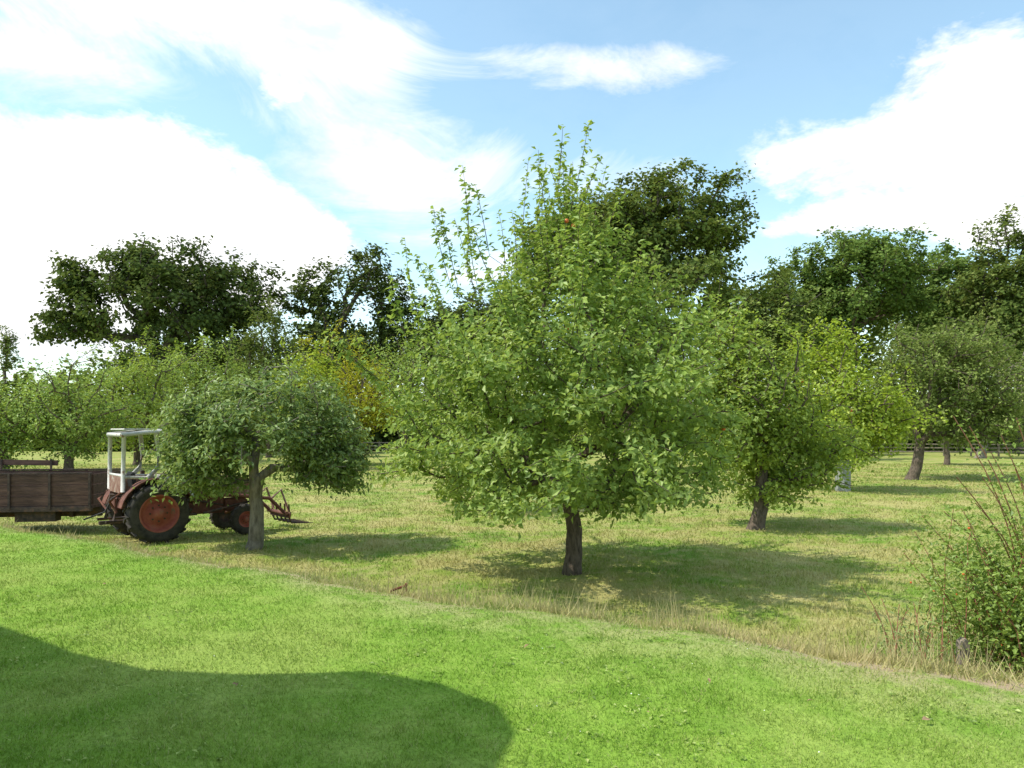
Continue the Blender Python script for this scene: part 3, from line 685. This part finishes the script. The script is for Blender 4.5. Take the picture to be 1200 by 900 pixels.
bm=bmesh.new(); bmesh.ops.create_icosphere(bm,subdivisions=1,radius=0.011); sv=np.array([v.co[:] for v in bm.verts]); st=np.array([[v.index for v in f.verts] for f in bm.faces]); bm.free()
HVs=[];HT=[];o=len(V)+len(LV)
for c in lp[rng.integers(0,len(lp),30)]: HVs.append(sv+c);HT.append(st+o);o+=len(sv)
HVs=np.concatenate(HVs);HT=np.concatenate(HT)
build_mesh('wild_rose_bush',np.concatenate([V,LV,HVs]),tris=np.concatenate([LT+len(V),HT]),quads=Q,mats=[M['rosestem'],M['apple'],M['fruit']],
   tmi=np.concatenate([np.ones(len(LT),int),np.full(len(HT),2)]),qmi=np.zeros(len(Q),int),
   rnd=np.concatenate([np.zeros(len(V)),np.repeat(rng.random(len(lp))*0.7,4),np.zeros(len(HVs))]))
V_=[];Q_=[];off=0;lp=[]
for i in range(40):
    u=rng.uniform(1035,1150); d_=rng.uniform(5.7,7.4); bx=(u-600)/F*d_; z0=float(th(bx,d_)); h=rng.uniform(0.2,0.7)
    ben=rng.normal(0,0.12,2)
    pts_=stem([[bx+ben[0]*f*f,d_+ben[1]*f*f,z0+h*f] for f in np.linspace(0,1,6)],0.005,0.0025)
    nl=26; f=rng.uniform(0.2,5,nl); j=np.clip(f.astype(int),0,4); lp.append(pts_[j]+(pts_[j+1]-pts_[j])*(f-j)[:,None]+rng.normal(0,0.035,(nl,3)))
lp=np.concatenate(lp); LV,LT=leaf_mesh(lp,0.055,rng,up=0.2,aspect=0.3); V=np.concatenate(V_)
build_mesh('thistle_plants',np.concatenate([V,LV]),tris=LT+len(V),quads=np.concatenate(Q_),mats=[M['rosestem'],M['medlar']],tmi=np.ones(len(LT),int),
   qmi=np.zeros(sum(len(q_) for q_ in Q_),int),rnd=np.concatenate([np.zeros(len(V)),np.repeat(rng.random(len(lp)),4)]))
D=5.75; b_=W(1128,760,D); z0=float(th(b_[0],D)); ps=empty('wooden_post',(b_[0],D,z0))
poly('post_body',[(-0.035,-0.1),(0.035,-0.1),(0.04,0.24),(0.01,0.28),(-0.035,0.25)],-0.035,0.035,M['woodgrey'],ps,0.006)
D=7.8; b_=W(467,688,D); z0=float(th(b_[0],D)); ps=empty('rusty_iron_stake',(b_[0],D,z0+0.03),0.2)
M['rust']=simplemat('rust',(0.10,0.035,0.02),(0.22,0.08,0.045),20,0.85,0.4)
rod('bar',[(-0.09,0,0.005),(0.08,0,0.06)],0.014,M['rust'],ps); rod('leg',[(0.08,0,0.065),(0.083,0.0,-0.06)],0.013,M['rust'],ps); rod('cap',[(0.07,0,0.065),(0.095,0,0.073)],0.019,M['rust'],ps)
rng=np.random.default_rng(8); fl=[]
for (u,v) in ((280,806),(272,808),(945,828),(175,822),(1000,812),(760,842),(620,760),(830,800),(120,690),(1080,850)):
    d_=1.65*F/(v-HV); x_=(u-600)/F*d_; fl.append([x_,d_,float(th(x_,d_))+0.035])
LV,LT=leaf_mesh(np.array(fl),0.05,rng,up=1.5)
M['deadleaf']=simplemat('dead_leaf',(0.12,0.06,0.03),(0.38,0.26,0.15),20,0.8,0.1)
build_mesh('fallen_leaves',LV,tris=LT,mats=[M['deadleaf']])
n=2000; d_=rng.uniform(2.8,12,n); x_=rng.uniform(-0.8,0.75,n)*d_; cl=np.array([mn.noise(Vector((a*0.8,b_*0.8,9))) for a,b_ in zip(x_,d_)]); k=(sdist(x_,d_)<-0.1)&(cl>0.05); x_,d_=x_[k],d_[k]
x2=np.repeat(x_,5)+rng.normal(0,0.025,len(x_)*5); d2=np.repeat(d_,5)+rng.normal(0,0.025,len(x_)*5)
LV,LT=leaf_mesh(np.stack([x2,d2,th(x2,d2)+0.014],1),0.03,rng,up=1.5,aspect=0.6)
build_mesh('lawn_weeds',LV,tris=LT,mats=[M['apple']],rnd=np.repeat(rng.random(len(x2)),4))
n=22; d_=rng.uniform(3.6,7,n); x_=rng.uniform(-0.6,0.7,n)*d_; k=sdist(x_,d_)<-0.3; x_,d_=x_[k],d_[k]
LV,LT=leaf_mesh(np.stack([x_,d_,th(x_,d_)+0.03],1),0.009,rng,up=2,aspect=1.0)
M['daisy']=simplemat('daisy_white',(0.7,0.7,0.66),(0.8,0.8,0.78),5)
build_mesh('daisies',LV,tris=LT,mats=[M['daisy']])

# ---------------------------------------------------------------- unseen cottage, added to cast the foreground shadow
SD=np.array([0.975,0.222]); EL=math.radians(53)
Hh=4.3; sh=Hh/math.tan(EL)*SD
outline=[(-9.5,9.5),(-4.3,6.05),(-3.3,5.35),(-2.55,4.95),(-1.9,4.9),(-1.1,4.98),(-0.55,4.75),(-0.15,4.35),(-0.05,3.95),(-0.15,3.5),(-0.4,2.9),(-0.8,2.0),(-1.2,-3.0),(-9.5,-3.0)]
top=[(a-sh[0],b_-sh[1]) for a,b_ in outline]  # eave outline: wanted shadow edge on the lawn, projected back to roof height
M['thatch']=simplemat('thatch',(0.12,0.09,0.05),(0.26,0.20,0.12),8,0.95,0.8)
M['brick']=simplemat('old_brick',(0.22,0.09,0.06),(0.36,0.17,0.11),7,0.9,0.5)
HO=empty('shadow_cottage',(0,0,0))
def prism(name,pts,z0,z1,mat,inset_to=None):
    bm=bmesh.new(); lo=[bm.verts.new((a,b_,z0)) for a,b_ in pts]; pt=inset_to or pts
    hi=[bm.verts.new((a,b_,z1)) for a,b_ in pt]; bm.faces.new(lo); bm.faces.new(hi); n=len(pts)
    for i in range(n): bm.faces.new((lo[i],lo[(i+1)%n],hi[(i+1)%n],hi[i]))
    bmesh.ops.recalc_face_normals(bm,faces=bm.faces); me=bpy.data.meshes.new(name); bm.to_mesh(me); bm.free()
    ob=bpy.data.objects.new(name,me); scene.collection.objects.link(ob); return finish(ob,mat,HO)
cx_,cy_=np.mean([p_[0] for p_ in top]),0.9
def ins(k): return [(cx_+(a-cx_)*k,cy_+(b_-cy_)*k) for a,b_ in top]
prism('caster_eave',top,0.85+Hh-0.12,0.85+Hh+0.1,M['thatch'])
prism('caster_roof',ins(0.995),0.85+Hh+0.102,0.85+Hh+1.3,M['thatch'],ins(0.55))
prism('caster_walls',ins(0.90),0.7,0.85+Hh-0.122,M['brick'])
wx=max(a for a,b_ in ins(0.90))
box('caster_window_frame',(0.06,1.2,1.1),(wx-0.35,0.2,2.2),M['white'],HO); box('caster_door',(0.06,0.95,2.0),(wx-0.42,-1.9,1.85),M['wood'],HO)

# ---------------------------------------------------------------- sun, sky, camera
sun=bpy.data.lights.new('sun','SUN'); sun.energy=5.0; sun.angle=math.radians(0.5); sun.color=(1,0.95,0.86)
so=bpy.data.objects.new('sun',sun); scene.collection.objects.link(so)
dirv=Vector((SD[0]*math.cos(EL),SD[1]*math.cos(EL),-math.sin(EL))); so.rotation_euler=dirv.to_track_quat('-Z','Y').to_euler()
w=bpy.data.worlds.new('World'); scene.world=w; w.use_nodes=True; nt=w.node_tree; nt.nodes.clear()
out=N(nt,'ShaderNodeOutputWorld'); sky=N(nt,'ShaderNodeTexSky',sky_type='NISHITA'); sky.sun_disc=False
sky.sun_elevation=EL; sky.sun_rotation=math.atan2(-SD[0],-SD[1]); sky.air_density=1.0; sky.dust_density=0.6; sky.ozone_density=1.5
bg=N(nt,'ShaderNodeBackground'); bg.inputs[1].default_value=0.15
skc=mixc(nt,1.0,sky.outputs[0],(1.9,2.15,1.85),'MULTIPLY'); nt.links.new(skc,bg.inputs[0])
tc=N(nt,'ShaderNodeTexCoord'); sp=N(nt,'ShaderNodeSeparateXYZ'); nt.links.new(tc.outputs['Generated'],sp.inputs[0])
az=mth(nt,'ARCTAN2',sp.outputs[0],sp.outputs[1]); el=mth(nt,'ARCSINE',sp.outputs[2])
cb=N(nt,'ShaderNodeCombineXYZ'); nt.links.new(az,cb.inputs[0]); nt.links.new(el,cb.inputs[1])
def blob(u,v,ru,rv,wt,tilt=0):
    a=math.atan((u-CU)/F); e=math.atan((HV-v)/F*math.cos(a)); sa=ru/F*math.cos(a)**2; se=rv/F*math.cos(a)
    s1=N(nt,'ShaderNodeVectorMath',operation='SUBTRACT'); nt.links.new(cb.outputs[0],s1.inputs[0]); s1.inputs[1].default_value=(a,e,0)
    vec=s1.outputs[0]
    if tilt:
        r=N(nt,'ShaderNodeVectorRotate',rotation_type='Z_AXIS'); nt.links.new(vec,r.inputs['Vector']); r.inputs['Angle'].default_value=tilt; vec=r.outputs[0]
    s2=N(nt,'ShaderNodeVectorMath',operation='MULTIPLY'); nt.links.new(vec,s2.inputs[0]); s2.inputs[1].default_value=(1/sa,1/se,0)
    s3=N(nt,'ShaderNodeVectorMath',operation='LENGTH'); nt.links.new(s2.outputs[0],s3.inputs[0])
    return sstep(nt,s3.outputs['Value'],1.25,0.0,0,wt)
def addall(lst):
    r=lst[0]
    for x_ in lst[1:]: r=mth(nt,'ADD',r,x_)
    return r
cum=addall([blob(40,240,380,165,1.35),blob(300,265,170,95,1.0,-0.2),blob(60,400,420,100,0.8),
            blob(1150,115,190,95,1.2,0.35),blob(1030,195,250,62,1.15,0.12),blob(1000,262,190,30,0.9),blob(1170,270,110,34,1.0),
            blob(335,105,60,45,0.8),blob(470,330,260,70,0.6)])
wis=addall([blob(230,0,420,62,1.5,0.03),blob(60,75,300,70,1.0),blob(430,175,200,130,1.2,0.5),blob(715,82,190,36,1.3,0.03),
            blob(690,200,200,50,0.7),blob(300,380,600,100,0.7)])
mp=N(nt,'ShaderNodeMapping'); mp.inputs['Scale'].default_value=(1,1,1.9); nt.links.new(tc.outputs['Generated'],mp.inputs[0])
def wn(scale,detail,rough,dist=0.0):
    n_=N(nt,'ShaderNodeTexNoise'); n_.inputs['Scale'].default_value=scale; n_.inputs['Detail'].default_value=detail; n_.inputs['Roughness'].default_value=rough; n_.inputs['Distortion'].default_value=dist
    nt.links.new(mp.outputs[0],n_.inputs['Vector']); return n_.outputs['Fac']
n1=wn(6.5,6,0.64,0.2); n2=wn(4.2,6,0.68,0.9)
gen=mth(nt,'MULTIPLY',sstep(nt,mth(nt,'ABSOLUTE',az),0.75,1.1),0.5)
c1=sstep(nt,mth(nt,'ADD',mth(nt,'ADD',cum,gen),mth(nt,'MULTIPLY',mth(nt,'SUBTRACT',n1,0.5),2.0)),0.36,0.86)
c2=sstep(nt,mth(nt,'ADD',wis,mth(nt,'MULTIPLY',mth(nt,'SUBTRACT',n2,0.5),2.2)),0.25,1.25,0,0.85)
cl=mth(nt,'MAXIMUM',c1,c2,clamp=True)
hz=sstep(nt,el,0.34,0.0,0.08,0.5)
cl=mth(nt,'MAXIMUM',cl,hz)
shade=ramp(nt,n1,[(0.34,(0.74,0.78,0.83)),(0.52,(1.0,1.0,1.0))])
b2=N(nt,'ShaderNodeBackground'); b2.inputs[1].default_value=1.35; nt.links.new(shade,b2.inputs[0])
mx=N(nt,'ShaderNodeMixShader'); nt.links.new(cl,mx.inputs[0]); nt.links.new(bg.outputs[0],mx.inputs[1]); nt.links.new(b2.outputs[0],mx.inputs[2]); nt.links.new(mx.outputs[0],out.inputs[0])

cam=bpy.data.cameras.new('camera'); co=bpy.data.objects.new('camera',cam); scene.collection.objects.link(co)
co.location=(0,0,CAMZ); co.rotation_euler=(math.pi/2,0,0); cam.sensor_width=36; cam.lens=F/1200*36; cam.shift_y=(HV-450)/1200; cam.clip_end=6000; cam.clip_start=0.05
scene.camera=co
scene.view_settings.view_transform='Standard'; scene.view_settings.look='None'; scene.view_settings.exposure=0
